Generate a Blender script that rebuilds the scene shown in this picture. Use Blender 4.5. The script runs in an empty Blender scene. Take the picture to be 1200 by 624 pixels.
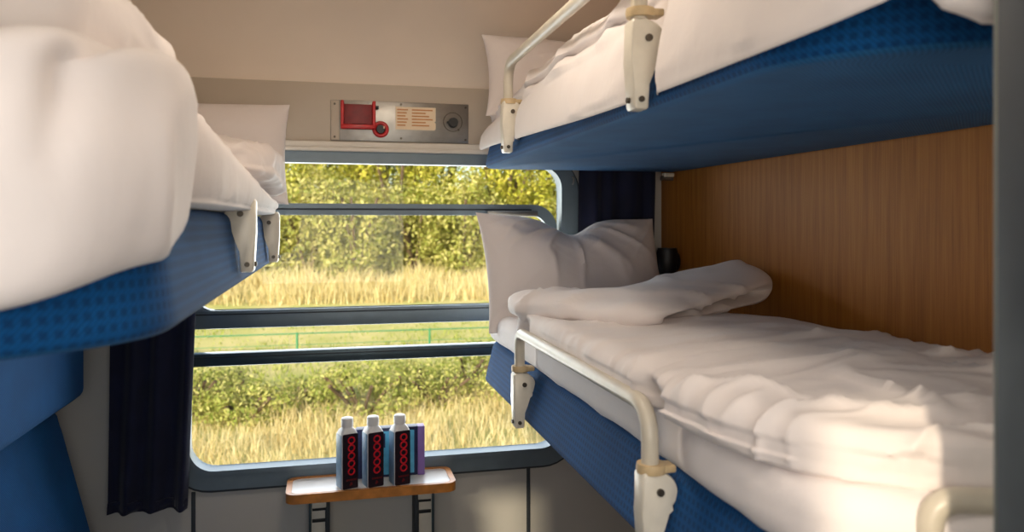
import bpy, bmesh, math, random
from mathutils import Vector, noise, Matrix
random.seed(7)
H = 1.55                                   # eye height; every z below is given from the eye level
sc = bpy.context.scene
col = sc.collection
PI = math.pi
BASE = {}

# ------------------------------------------------------------------ materials
def lin(c):
    return tuple(((x/255)/12.92 if x/255 <= .04045 else ((x/255+.055)/1.055)**2.4) for x in c) + (1.0,)

class N:
    def __init__(s, name):
        s.m = bpy.data.materials.new(name); s.m.use_nodes = True
        s.t = s.m.node_tree; s.b = s.t.nodes['Principled BSDF']
    def n(s, kind, **kw):
        x = s.t.nodes.new(kind)
        for k, v in kw.items(): setattr(x, k, v)
        return x
    def l(s, a, b): s.t.links.new(a, b)
    def noise(s, scale, detail=4, coord='Object', stretch=None):
        tc = s.n('ShaderNodeTexCoord'); nz = s.n('ShaderNodeTexNoise')
        nz.inputs['Scale'].default_value = scale; nz.inputs['Detail'].default_value = detail
        if stretch:
            mp = s.n('ShaderNodeMapping'); mp.inputs['Scale'].default_value = stretch
            s.l(tc.outputs[coord], mp.inputs[0]); s.l(mp.outputs[0], nz.inputs['Vector'])
        else: s.l(tc.outputs[coord], nz.inputs['Vector'])
        return nz.outputs['Fac']
    def ramp(s, fac, stops):
        r = s.n('ShaderNodeValToRGB'); e = r.color_ramp.elements
        while len(e) < len(stops): e.new(.5)
        for el, (p, c) in zip(e, stops): el.position = p; el.color = c
        s.l(fac, r.inputs[0]); return r.outputs[0]
    def bump(s, fac, strength, dist=.002):
        b = s.n('ShaderNodeBump'); b.inputs['Strength'].default_value = strength; b.inputs['Distance'].default_value = dist
        s.l(fac, b.inputs['Height']); s.l(b.outputs[0], s.b.inputs['Normal'])
    def set(s, **kw):
        for k, v in kw.items(): s.b.inputs[k.replace('_', ' ')].default_value = v
        return s

def plain(name, c, rough=.5, metal=0, var=.08, scale=18, bump=0, bscale=300, **kw):
    m = N(name); c = lin(c)
    lo = tuple(x*(1-var) for x in c[:3])+(1,); hi = tuple(min(1, x*(1+var)) for x in c[:3])+(1,)
    m.l(m.ramp(m.noise(scale), [(.3, lo), (.7, hi)]), m.b.inputs['Base Color'])
    m.set(Roughness=rough, Metallic=metal)
    for k, v in kw.items(): m.b.inputs[k.replace('_', ' ')].default_value = v
    if bump: m.bump(m.noise(bscale, 2), bump, .0006)
    return m.m

def fabric(name, base, dark, dots):
    m = N(name); uv = m.n('ShaderNodeTexCoord')
    wv = m.n('ShaderNodeTexWave'); wv.inputs['Scale'].default_value = 95; wv.inputs['Distortion'].default_value = 1.2
    wv.bands_direction = 'DIAGONAL'
    m.l(uv.outputs['UV'], wv.inputs['Vector'])
    nz = m.noise(9, 3)
    c1 = m.ramp(nz, [(.3, tuple(x*.86 for x in lin(base)[:3])+(1,)), (.7, tuple(x*1.12 for x in lin(base)[:3])+(1,))])
    mx = m.n('ShaderNodeMixRGB'); mx.blend_type = 'MULTIPLY'; mx.inputs[0].default_value = .28
    m.l(c1, mx.inputs[1]); m.l(wv.outputs['Color'], mx.inputs[2]); out = mx.outputs[0]
    if dots:
        sc_ = m.n('ShaderNodeVectorMath', operation='SCALE'); sc_.inputs['Scale'].default_value = dots
        fr = m.n('ShaderNodeVectorMath', operation='FRACTION'); sb = m.n('ShaderNodeVectorMath', operation='SUBTRACT')
        sb.inputs[1].default_value = (.5, .5, 0); ab = m.n('ShaderNodeVectorMath', operation='ABSOLUTE')
        sp = m.n('ShaderNodeSeparateXYZ'); mxx = m.n('ShaderNodeMath', operation='MAXIMUM')
        m.l(uv.outputs['UV'], sc_.inputs[0]); m.l(sc_.outputs[0], fr.inputs[0]); m.l(fr.outputs[0], sb.inputs[0])
        m.l(sb.outputs[0], ab.inputs[0]); m.l(ab.outputs[0], sp.inputs[0])
        m.l(sp.outputs[0], mxx.inputs[0]); m.l(sp.outputs[1], mxx.inputs[1])
        rr = m.ramp(mxx.outputs[0], [(.2, (.7, .7, .7, 1)), (.36, (0, 0, 0, 1))])
        m2 = m.n('ShaderNodeMixRGB'); m.l(rr, m2.inputs[0]); m.l(out, m2.inputs[1]); m2.inputs[2].default_value = lin(dark)
        out = m2.outputs[0]
    m.l(out, m.b.inputs['Base Color'])
    m.set(Roughness=.85, Sheen_Weight=.05, Sheen_Roughness=.4, Specular_IOR_Level=.25)
    m.b.inputs['Sheen Tint'].default_value = (.75, .82, 1, 1)
    m.bump(wv.outputs['Fac'], .35, .0015)
    return m.m

def wood():
    m = N('oak_veneer'); 
    a = m.noise(7, 6, stretch=(9, 9, .35)); b = m.noise(30, 4, stretch=(10, 10, .25))
    c = m.n('ShaderNodeMixRGB'); c.inputs[0].default_value = .45; m.l(a, c.inputs[1]); m.l(b, c.inputs[2])
    m.l(m.ramp(c.outputs[0], [(.28, lin((134, 82, 28))), (.5, lin((164, 104, 40))), (.74, lin((182, 124, 56)))]), m.b.inputs['Base Color'])
    m.set(Roughness=.55, Specular_IOR_Level=.25); m.bump(b, .08, .0006)
    return m.m

def glass(name='window_glass', c=(.97, .98, .97, 1), ior=1.2):
    m = bpy.data.materials.new(name); m.use_nodes = True; t = m.node_tree
    t.nodes.clear(); o = t.nodes.new('ShaderNodeOutputMaterial'); mx = t.nodes.new('ShaderNodeMixShader')
    tr = t.nodes.new('ShaderNodeBsdfTransparent'); gl = t.nodes.new('ShaderNodeBsdfGlossy'); fr = t.nodes.new('ShaderNodeFresnel')
    gl.inputs['Roughness'].default_value = .0; fr.inputs['IOR'].default_value = ior
    tr.inputs[0].default_value = c
    t.links.new(fr.outputs[0], mx.inputs[0]); t.links.new(tr.outputs[0], mx.inputs[1]); t.links.new(gl.outputs[0], mx.inputs[2])
    t.links.new(mx.outputs[0], o.inputs[0]); return m

def leaf(name, a, b, c):
    m = N(name); g = m.n('ShaderNodeNewGeometry')
    big = m.noise(1.1, 3)
    mm = m.n('ShaderNodeMath', operation='ADD'); mul = m.n('ShaderNodeMath', operation='MULTIPLY'); mul.inputs[1].default_value = .55
    m.l(g.outputs['Random Per Island'], mul.inputs[0]); m.l(mul.outputs[0], mm.inputs[0])
    m2 = m.n('ShaderNodeMath', operation='MULTIPLY'); m2.inputs[1].default_value = .5; m.l(big, m2.inputs[0]); m.l(m2.outputs[0], mm.inputs[1])
    m.l(m.ramp(mm.outputs[0], [(.2, lin(a)), (.5, lin(b)), (.85, lin(c))]), m.b.inputs['Base Color'])
    m.set(Roughness=.6, Specular_IOR_Level=.25)
    tr = m.n('ShaderNodeBsdfTranslucent'); mx = m.n('ShaderNodeMixShader'); mx.inputs[0].default_value = .4
    src = m.b.inputs['Base Color'].links[0].from_socket; m.l(src, tr.inputs[0])
    m.l(m.b.outputs[0], mx.inputs[1]); m.l(tr.outputs[0], mx.inputs[2]); m.l(mx.outputs[0], m.t.nodes['Material Output'].inputs[0])
    return m.m

def cotton(name, c, sheer=.0):
    m = N(name); c = lin(c)
    m.l(m.ramp(m.noise(6, 3), [(.3, tuple(x*.96 for x in c[:3])+(1,)), (.7, c)]), m.b.inputs['Base Color'])
    m.set(Roughness=.8, Sheen_Weight=.15, Specular_IOR_Level=.3)
    b2 = m.n('ShaderNodeBump'); b2.inputs['Strength'].default_value = .35; b2.inputs['Distance'].default_value = .012
    nz = m.noise(7, 5, stretch=(1, 1.8, 1)); m.l(nz, b2.inputs['Height'])
    m.bump(m.noise(45, 5), .10, .004)
    m.l(b2.outputs[0], m.b.inputs['Normal'].links[0].from_node.inputs['Normal'])
    return m.m

M = dict(
    cotton=cotton('white_cotton', (236, 226, 222)), cotton2=cotton('white_sheet_cotton', (240, 231, 228)),
    blue=fabric('blue_dotted_moquette', (2, 80, 140), (0, 48, 92), 78), weave=fabric('blue_weave', (0, 86, 146), None, 0),
    under=fabric('berth_underside_cloth', (30, 94, 146), None, 0),
    wood=wood(), glass=glass(),
    wall=plain('grey_laminate', (196, 192, 184), .38, 0, .03, 5), ceil=plain('cream_ceiling_laminate', (238, 220, 200), .5, 0, .03, 4),
    upper=plain('beige_grey_laminate', (190, 176, 158), .45, 0, .03, 5),
    alu=plain('window_aluminium', (112, 126, 135), .42, .25, .06, 25), dark=plain('dark_window_bar', (66, 80, 86), .35, .5, .08, 20),
    rubber=plain('window_rubber', (44, 50, 56), .6, 0, .1, 30), sill=plain('pale_ledge', (216, 208, 196), .4, 0, .04, 12),
    cream=plain('cream_enamel', (226, 218, 202), .3, 0, .05, 40), tube=plain('cream_rail_tube', (204, 195, 178), .34, 0, .06, 30),
    collar=plain('yellowed_plastic', (206, 180, 138), .45, 0, .1, 60), screw=plain('dark_screw', (92, 84, 74), .4, .7, .2, 200),
    steel=plain('brushed_steel', (150, 146, 140), .36, .85, .08, 40), navy=plain('navy_curtain', (19, 23, 50), .9, 0, .25, 12, .3, 500, Sheen_Weight=.15),
    jamb=plain('grey_door_metal', (136, 140, 134), .4, .55, .05, 10), red=plain('red_lever_plastic', (190, 28, 30), .35, 0, .1, 40),
    darkred=plain('dark_red_recess', (126, 22, 24), .5, 0, .15, 60), black=plain('black_plastic', (20, 20, 22), .45, 0, .2, 40),
    sticker=plain('sticker_paper', (238, 214, 182), .6, 0, .04, 30), ink=plain('orange_print', (204, 140, 84), .6, 0, .1, 40),
    tabletop=plain('white_laminate', (224, 220, 216), .3, 0, .04, 20), oak=plain('oak_edge', (192, 124, 56), .4, 0, .25, 30),
    bottle=plain('white_carton', (226, 224, 222), .4, 0, .03, 30), bside=plain('blue_carton_side', (132, 164, 190), .4, 0, .12, 40),
    label=plain('dark_label', (26, 14, 30), .4, 0, .2, 40), logo=plain('red_print', (214, 26, 44), .4, 0, .08, 80),
    cap=plain('white_cap', (236, 234, 230), .4, 0, .02, 60), packet=plain('navy_card', (26, 34, 74), .5, 0, .12, 30),
    teal=plain('teal_print', (84, 168, 204), .5, 0, .15, 40), purple=plain('purple_card', (136, 104, 172), .5, 0, .08, 40),
    floor=plain('grey_floor', (92, 92, 90), .6, 0, .15, 60), lamp=None,
    ground=None, tint=None, fence=plain('green_wire', (58, 128, 84), .5, .2, .1, 20), bark=plain('bark', (92, 74, 54), .9, 0, .3, 14),
    leafA=leaf('hedge_leaves', (122, 132, 40), (188, 186, 66), (230, 216, 110)), leafB=leaf('olive_leaves', (124, 136, 56), (180, 178, 90), (222, 210, 140)),
    leafC=leaf('scrub_leaves', (122, 140, 56), (176, 178, 92), (218, 206, 138)), dry=leaf('dry_grass', (196, 174, 116), (222, 202, 146), (242, 228, 182)),
    green=leaf('meadow_grass', (120, 136, 48), (160, 170, 70), (196, 196, 104)),
)
M['tint'] = glass('tinted_glass', (.60, .58, .55, 1), 1.2)  # tint added to dim the sunlight coming through the corridor
g = N('ground_soil')
g.l(g.ramp(g.noise(.9, 6), [(.35, lin((178, 174, 96))), (.6, lin((206, 190, 124)))]), g.b.inputs['Base Color']); g.set(Roughness=1)
M['ground'] = g.m
lm = N('added_lamp_diffuser'); lm.b.inputs['Emission Color'].default_value = (1, .88, .72, 1); lm.b.inputs['Emission Strength'].default_value = 3  # glowing cover of the added, unseen ceiling lamp
lm.l(lm.ramp(lm.noise(5), [(0, (.9, .9, .88, 1)), (1, (.95, .95, .92, 1))]), lm.b.inputs['Base Color']); M['lamp'] = lm.m

# ------------------------------------------------------------------ mesh helpers (z from eye level)
def tag(o, label=None, cat=None, group=None, kind=None):
    if label: o['label'] = label
    if cat: o['category'] = cat
    if group: o['group'] = group
    if kind: o['kind'] = kind
    return o

def thing(name, label, cat, loc, group=None):
    o = bpy.data.objects.new(name, None); col.objects.link(o); o.empty_display_size = .05
    o.location = (loc[0], loc[1], loc[2]+H); BASE[o.name] = Vector(loc)
    return tag(o, label, cat, group)

def mk(name, VF, mat, parent=None, uv=None, angle=40, label=None, mats=None):
    V, F = VF
    if parent is not None: b = BASE[parent.name]
    else:
        xs = [v[0] for v in V]; ys = [v[1] for v in V]
        b = Vector(((min(xs)+max(xs))/2, (min(ys)+max(ys))/2, min(v[2] for v in V)))
    me = bpy.data.meshes.new(name)
    me.from_pydata([(v[0]-b.x, v[1]-b.y, v[2]-b.z) for v in V], [], F)
    bm = bmesh.new(); bm.from_mesh(me); bmesh.ops.recalc_face_normals(bm, faces=bm.faces); bm.to_mesh(me); bm.free()
    me.materials.append(mat)
    me.polygons.foreach_set('use_smooth', [True]*len(me.polygons))
    me.set_sharp_from_angle(angle=math.radians(angle))
    if uv is not None:
        l = me.uv_layers.new(name='UVMap')
        for lp in me.loops: l.data[lp.index].uv = uv(Vector(V[lp.vertex_index]))
    if mats:
        for m_ in mats[0]: me.materials.append(m_)
        for p in me.polygons: p.material_index = mats[1](p.center + b, p.normal)
    o = bpy.data.objects.new(name, me); col.objects.link(o); BASE[o.name] = b.copy()
    if parent is not None: o.parent = parent
    else: o.location = (b.x, b.y, b.z+H)
    if label: o['label'] = label
    return o

def copy_tree(o, parent=None):
    c = o.copy(); col.objects.link(c); BASE[c.name] = BASE[o.name].copy()
    if parent: c.parent = parent
    for ch in list(o.children): copy_tree(ch, c)
    return c

def join(*S):
    V, F = [], []
    for v, f in S:
        k = len(V); V += [tuple(x) for x in v]; F += [tuple(i+k for i in q) for q in f]
    return V, F

def from_bm(bm):
    bm.verts.index_update()
    r = [tuple(v.co) for v in bm.verts], [tuple(v.index for v in f.verts) for f in bm.faces]
    bm.free(); return r

def box(x0, x1, y0, y1, z0, z1, b=0, seg=2):
    bm = bmesh.new(); bmesh.ops.create_cube(bm, size=1)
    for v in bm.verts: v.co = ((x0+x1)/2+v.co.x*(x1-x0), (y0+y1)/2+v.co.y*(y1-y0), (z0+z1)/2+v.co.z*(z1-z0))
    if b: bmesh.ops.bevel(bm, geom=list(bm.edges), offset=b, segments=seg, profile=.5, affect='EDGES')
    return from_bm(bm)

def prism(pts, ax, a0, a1, b=0, seg=2):
    """2D outline extruded along axis ax ('x': pts are (y,z); 'y': (x,z); 'z': (x,y))."""
    def p3(p, a): return {'x': (a, p[0], p[1]), 'y': (p[0], a, p[1]), 'z': (p[0], p[1], a)}[ax]
    bm = bmesh.new(); n = len(pts)
    A = [bm.verts.new(p3(p, a0)) for p in pts]; B = [bm.verts.new(p3(p, a1)) for p in pts]
    fa = bm.faces.new(A); fb = bm.faces.new(B)
    for i in range(n): bm.faces.new((A[i], A[(i+1) % n], B[(i+1) % n], B[i]))
    if b: bmesh.ops.bevel(bm, geom=list(fa.edges)+list(fb.edges), offset=b, segments=seg, profile=.5, affect='EDGES')
    return from_bm(bm)

def fillet(pts, r, n=6):
    P = [Vector(p) for p in pts]; out = [P[0]]
    for i in range(1, len(P)-1):
        a, b, c = P[i-1], P[i], P[i+1]; u = (a-b).normalized(); w = (c-b).normalized()
        ri = r[i-1] if isinstance(r, (list, tuple)) else r
        t = min(ri, .48*(a-b).length, .48*(c-b).length); s, e = b+u*t, b+w*t
        for k in range(n+1):
            q = k/n; out.append(s*(1-q)**2 + b*2*q*(1-q) + e*q*q)
    out.append(P[-1]); return out

def tube(pts, r, n=14, closed=False):
    P = [Vector(p) for p in pts]; V, F = [], []; up = None
    for i, p in enumerate(P):
        d = (P[min(i+1, len(P)-1)]-P[max(i-1, 0)]).normalized()
        if up is None:
            up = Vector((0, 0, 1)) if abs(d.z) < .9 else Vector((1, 0, 0))
        s = d.cross(up).normalized(); up = s.cross(d).normalized()
        for k in range(n):
            a = 2*PI*k/n; V.append(tuple(p + (s*math.cos(a)+up*math.sin(a))*r))
    for i in range(len(P)-1):
        for k in range(n): F.append((i*n+k, i*n+(k+1) % n, (i+1)*n+(k+1) % n, (i+1)*n+k))
    F.append(tuple(range(n))); F.append(tuple((len(P)-1)*n+k for k in range(n)))
    return V, F

def lathe(prof, c, n=24, ax='z'):
    V, F = [], []
    for (r, h) in prof:
        for k in range(n):
            a = 2*PI*k/n; q = (r*math.cos(a), r*math.sin(a), h)
            if ax == 'y': q = (q[0], h, q[1])
            if ax == 'x': q = (h, q[0], q[1])
            V.append((c[0]+q[0], c[1]+q[1], c[2]+q[2]))
    for i in range(len(prof)-1):
        for k in range(n): F.append((i*n+k, i*n+(k+1) % n, (i+1)*n+(k+1) % n, (i+1)*n+k))
    F.append(tuple(range(n))); F.append(tuple((len(prof)-1)*n+k for k in range(n)))
    return V, F

def torus(c, R, r, ax, n=28, m=10):
    V, F = [], []
    for i in range(n):
        a = 2*PI*i/n
        for k in range(m):
            b = 2*PI*k/m; rr = R+r*math.cos(b); q = (rr*math.cos(a), r*math.sin(b), rr*math.sin(a))
            if ax == 'z': q = (q[0], q[2], q[1])
            V.append((c[0]+q[0], c[1]+q[1], c[2]+q[2]))
    for i in range(n):
        for k in range(m): F.append((i*m+k, ((i+1) % n)*m+k, ((i+1) % n)*m+(k+1) % m, i*m+(k+1) % m))
    return V, F

def rrect(x0, x1, z0, z1, r, n=8):
    P = []
    for cx, cz, a0 in ((x1-r, z1-r, 0), (x0+r, z1-r, 90), (x0+r, z0+r, 180), (x1-r, z0+r, 270)):
        for k in range(n+1):
            a = math.radians(a0+90*k/n); P.append((cx+r*math.cos(a), cz+r*math.sin(a)))
    return P

def frame(inner, outer, y0, y1):
    """ring between two outlines (same count) in the XZ plane, from y0 to y1"""
    n = len(inner); V = []
    for o, y in ((inner, y0), (outer, y0), (outer, y1), (inner, y1)): V += [(p[0], y, p[1]) for p in o]
    F = []
    for i in range(n):
        j = (i+1) % n
        for a, b in ((0, 1), (1, 2), (2, 3), (3, 0)): F.append((a*n+i, a*n+j, b*n+j, b*n+i))
    return V, F

def slab(outl, z0, z1, b, nb=4, taper=0):
    n = len(outl); nor = []
    for i in range(n):
        a, c = outl[i-1], outl[(i+1) % n]; d = Vector((c[0]-a[0], c[1]-a[1])).normalized(); nor.append((d.y, -d.x))
    ar = sum(outl[i][0]*outl[(i+1) % n][1]-outl[(i+1) % n][0]*outl[i][1] for i in range(n))
    if ar < 0: nor = [(-x, -y) for x, y in nor]
    prof = [(b*(1-math.sin(PI/2*k/nb)), z0+b*(1-math.cos(PI/2*k/nb))) for k in range(nb+1)]
    m = 3
    for k in range(1, m): prof.append((0, z0+b+(z1-z0-2*b)*k/m))
    prof += [(b*(1-math.cos(PI/2*k/nb)), z1-b+b*math.sin(PI/2*k/nb)) for k in range(nb+1)]
    V, F = [], []
    for ins, z in prof:
        ins += taper*(z-z0)/(z1-z0)
        for p, q in zip(outl, nor): V.append((p[0]-q[0]*ins, p[1]-q[1]*ins, z))
    for i in range(len(prof)-1):
        for k in range(n): F.append((i*n+k, i*n+(k+1) % n, (i+1)*n+(k+1) % n, (i+1)*n+k))
    F.append(tuple(range(n))); F.append(tuple((len(prof)-1)*n+k for k in range(n)))
    return V, F

def cr(P, n, closed):
    """Catmull-Rom samples"""
    P = [Vector(p) for p in P]; L = len(P); out = []; segs = L if closed else L-1
    for s in range(n if closed else n+1):
        t = s/n*segs; i = min(int(t), segs-1); f = t-i
        g_ = (lambda k: P[k % L]) if closed else (lambda k: P[max(0, min(L-1, k))])
        a, b, c, d = g_(i-1), g_(i), g_(i+1), g_(i+2)
        out.append(.5*((2*b)+(c-a)*f+(2*a-5*b+4*c-d)*f*f+(3*b-3*c+d-a)*f**3))
    return out

def sweep(keys, ny, npf, round_end=(.5, .5)):
    """closed (x,z) loops at y stations -> puffy body with rounded ends"""
    ks = sorted(keys, key=lambda k: k[0]); m = len(ks[0][1]); rings = []
    tracks = [[Vector((k[0], k[1][j][0], k[1][j][1])) for k in ks] for j in range(m)]
    tr = [cr(t, ny, False) for t in tracks]
    for i in range(ny+1):
        lp = cr([(tr[j][i].y, tr[j][i].x, tr[j][i].z) for j in range(m)], npf, True); rings.append(lp)
    def cap(r, dy, steps=4):
        c = sum(r, Vector())/len(r); out = []
        for k in range(1, steps+1):
            a = PI/2*k/steps; s = math.cos(a)*.6+.4 if k < steps else .35
            out.append([c+(p-c)*s+Vector((0, dy*math.sin(a), 0)) for p in r])
        return out
    e0 = cap(rings[0], -round_end[0]); e1 = cap(rings[-1], round_end[1])
    rings = e0[::-1]+rings+e1
    V = [tuple(p) for r in rings for p in r]; F = []; n = npf
    for i in range(len(rings)-1):
        for k in range(n): F.append((i*n+k, i*n+(k+1) % n, (i+1)*n+(k+1) % n, (i+1)*n+k))
    F.append(tuple(range(n))); F.append(tuple((len(rings)-1)*n+k for k in range(n)))
    return V, F

def displace(VF, fn):
    V, F = VF; me = bpy.data.meshes.new('t'); me.from_pydata(V, [], F)
    bm = bmesh.new(); bm.from_mesh(me); bmesh.ops.recalc_face_normals(bm, faces=bm.faces); bm.normal_update()
    d = [fn(v.co, v.normal) for v in bm.verts]
    for v, q in zip(bm.verts, d): v.co += v.normal*q
    bpy.data.meshes.remove(me); return from_bm(bm)

def ridge(p, sx, sy, sz, seed, warp=.6):
    q = Vector((p[0]*sx, p[1]*sy, p[2]*sz))+Vector((seed*3.7, seed*1.3, seed*2.1))
    w = noise.noise_vector(q*.7)*warp
    return 1-abs(noise.noise(q+w))*2.2

def wrinkles(amp, sx, sy, sz, seed, soft=.004):
    def f(p, n):
        r = max(0, ridge(p, sx, sy, sz, seed))**3
        r2 = max(0, ridge(p, sx*2.1, sy*1.9, sz*2, seed+5))**4
        return amp*r + amp*.45*r2 + soft*noise.noise(Vector(p)*9+Vector((seed, 0, 0)))
    return f

def pillow(c, right, up, w, h, t, seed, dip=(0, 0, .3), pinch=.07, amp=.006, n=96, m=70):
    """soft cushion with pointed corners; dip = (u, depth, width) sags the top edge"""
    c = Vector(c); R = Vector(right).normalized(); U = Vector(up).normalized(); Nn = R.cross(U).normalized()
    def pos(u, v, s):
        x = u*(1-pinch*(1-v*v))*w/2; y = v*(1-pinch*1.2*(1-u*u))*h/2
        y -= dip[1]*math.exp(-((u-dip[0])/dip[2])**2)*((v+1)/2)**2.0
        th = t/2*((1-abs(u)**2.6)*(1-abs(v)**2.6))**.62
        p = Vector((u*2.2, v*2.2, s*1.3+seed))
        cu, cv = abs(u), abs(v)
        du, dv_ = u-dip[0], v-1.15; rr = math.hypot(du*1.2, dv_)
        wr = .75*max(0, 1-2.1*abs(noise.noise(Vector((math.atan2(dv_, du)*3.1, rr*.8, seed+s*2)))))**4*math.exp(-((rr-.7)/.75)**2)
        for (qu, qv) in ((-1, -1), (1, -1), (-1, 1), (1, 1)):
            ru, rv = u-qu*1.1, v-qv*1.1; r2 = math.hypot(ru, rv)
            wr += .5*max(0, 1-2.3*abs(noise.noise(Vector((math.atan2(rv, ru)*3.5, r2*.6, seed+qu*3+qv*7+s)))))**4*math.exp(-(r2/.85)**2)
        wr += .35*noise.noise(Vector((u*1.8, v*2.4, seed)))
        ed = (1-cu**6)*(1-cv**6)
        return c+R*x+U*y+Nn*s*(th+amp*wr*ed+.006*noise.noise(p)*ed)
    V, F = [], []; idx = {}
    for s in (1, -1):
        for i in range(n+1):
            for j in range(m+1):
                bd = i in (0, n) or j in (0, m)
                if s == -1 and bd: idx[(s, i, j)] = idx[(1, i, j)]; continue
                uu = math.sin((i/n*2-1)*PI/2); vv = math.sin((j/m*2-1)*PI/2)
                uu = .5*uu+.5*(i/n*2-1); vv = .5*vv+.5*(j/m*2-1)
                idx[(s, i, j)] = len(V); V.append(tuple(pos(uu, vv, s)))
        for i in range(n):
            for j in range(m): F.append((idx[(s, i, j)], idx[(s, i+1, j)], idx[(s, i+1, j+1)], idx[(s, i, j+1)]))
    return V, F

# ------------------------------------------------------------------ the compartment shell
XL, XR, YW, YD = -.785, 1.113, 2.45, .49
ZC, ZF = .78, -1.55
def struct(name, VF, mat, parent=None, **kw):
    o = mk(name, VF, mat, parent, **kw)
    if parent is None: o['kind'] = 'structure'
    return o
struct('floor', box(-2.6, 2.6, -.5, 2.56, ZF-.05, ZF), M['floor'])
struct('wall_left', box(XL-.04, XL, YD, YW, ZF, ZC), M['wall'])
struct('wall_right', box(XR, XR+.04, YD, YW, ZF, ZC), M['wood'])
# window wall with a rounded opening
WX0, WX1, WZ0, WZ1, WR = -.405, .752, -.742, .190, .075
op = rrect(WX0-.028, WX1+.028, WZ0-.028, WZ1+.028, WR+.028)
ou = rrect(XL, XR, ZF, .437, .001)
struct('wall_window', frame(op, ou, YW, YW+.09), M['wall'])
ww = bpy.data.objects['wall_window']
for x in (-.392, .640): mk('panel_joint', box(x-.006, x+.006, YW-.004, YW+.002, ZF, WZ0-.06, .001), M['rubber'], ww, label='dark vertical joint in the wall panel')
mk('upper_panel', box(XL, XR, YW-.006, YW+.001, .252, .436, .002), M['upper'], ww, label='beige grey wall panel above the window')
struct('trim_1', join(box(XL+.002, XR-.002, YW-.022, YW-.002, .233, .254, .004), box(XL+.002, XR-.002, YW-.03, YW-.003, .222, .235, .003)), M['sill'])
# ceiling with a coved edge over the window
cv = cr([(YW, .437), (YW-.03, .50), (YW-.12, .60), (YW-.30, .69), (YW-.6, .75), (1.5, ZC)], 30, False)
prof = [(p.x, p.y) for p in cv]+[(YD, ZC), (YD, ZC+.06), (YW+.09, ZC+.06), (YW+.09, .437)]
struct('ceiling', prism(prof, 'x', XL-.04, XR+.04), M['ceil'])
# partition to the corridor: unseen glazed screens beside the door opening, placed to let sun in
DX0, DX1 = -.36, .487
struct('wall_door', join(box(XL-.04, DX0, YD-.04, YD, -.36, -.30), box(XL-.04, DX0, YD-.04, YD, ZF, -.36),
       box(XL-.04, XR+.04, YD-.04, YD, .40, ZC+.06), box(DX1+.075, XR+.04, YD-.04, YD, ZF, -.36), box(XR-.03, XR+.04, YD-.04, YD, -.36, .40)), M['wall'])
d = struct('door_1', join(prism([(DX1, YD-.07), (DX1+.014, YD-.082), (DX1+.075, YD-.082), (DX1+.075, YD+.002), (DX1+.014, YD+.002), (DX1, YD-.012)], 'z', ZF, .41),
      box(DX0-.05, DX0, YD-.06, YD, ZF, .41, .004)), M['jamb'])
mk('door_seal', box(DX1-.006, DX1+.001, YD-.06, YD-.02, ZF, .40, .002), M['rubber'], d, label='dark rubber seal on the door post')
mk('door_glass', join(box(DX1+.07, XR-.03, YD-.024, YD-.018, -.36, .40), box(XL, DX0-.05, YD-.024, YD-.018, -.30, .40)), M['glass'], d)
# corridor beyond the door
YC = -.36
def wall_with_holes(x0, x1, z0, z1, y0, y1, holes):
    S = []; holes = sorted(holes); x = x0
    for (a, b, c, e) in holes:
        S += [box(x, a, y0, y1, z0, z1), box(a, b, y0, y1, z0, c), box(a, b, y0, y1, e, z1)]; x = b
    S.append(box(x, x1, y0, y1, z0, z1)); return join(*S)
struct('wall_corridor', wall_with_holes(-2.6, 2.6, ZF, ZC+.06, YC-.06, YC, [(-1.62, -1.10, -.45, .46), (-.20, .55, -.45, .30)]), M['wall'])  # unseen openings, placed and sized to shape the sun patches indoors
struct('window_2', join(box(-1.64, -1.08, YC-.034, YC-.028, -.47, .48), box(-.22, .57, YC-.034, YC-.028, -.47, .32)), M['tint'])  # unseen panes, tinted to weaken the incoming sun
struct('ceiling_corridor', box(-2.6, 2.6, YC-.06, YD-.04, ZC, ZC+.06), M['ceil'])
struct('wall_corridor_left', box(-2.6, -2.56, YC, YD, ZF, ZC), M['wall']); struct('wall_corridor_right', box(2.56, 2.6, YC, YD, ZF, ZC), M['wall'])
struct('wall_neighbour', join(box(-2.6, XL-.04, YD-.04, YD, ZF, ZC), box(XR+.04, 2.6, YD-.04, YD, ZF, ZC)), M['wall'])
struct('roof', box(-2.6, 2.6, YC-.08, YW+.1, ZC+.08, ZC+.16), M['jamb'])

# window: outer frame, bars, drop sash, panes
w = struct('window_1', frame(rrect(WX0, WX1, WZ0, WZ1, WR), rrect(WX0-.055, WX1+.055, WZ0-.055, WZ1+.034, WR+.045), YW-.018, YW+.05), M['alu'])
mk('frame_bead', frame(rrect(WX0+.004, WX1-.004, WZ0+.004, WZ1-.004, WR-.004), rrect(WX0-.010, WX1+.010, WZ0-.010, WZ1+.010, WR+.010), YW-.024, YW+.02), M['alu'], w)
mk('frame_seal', frame(rrect(WX0-.052, WX1+.052, WZ0-.052, WZ1+.032, WR+.04), rrect(WX0-.062, WX1+.062, WZ0-.062, WZ1+.036, WR+.052), YW-.014, YW+.02), M['rubber'], w)
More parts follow.
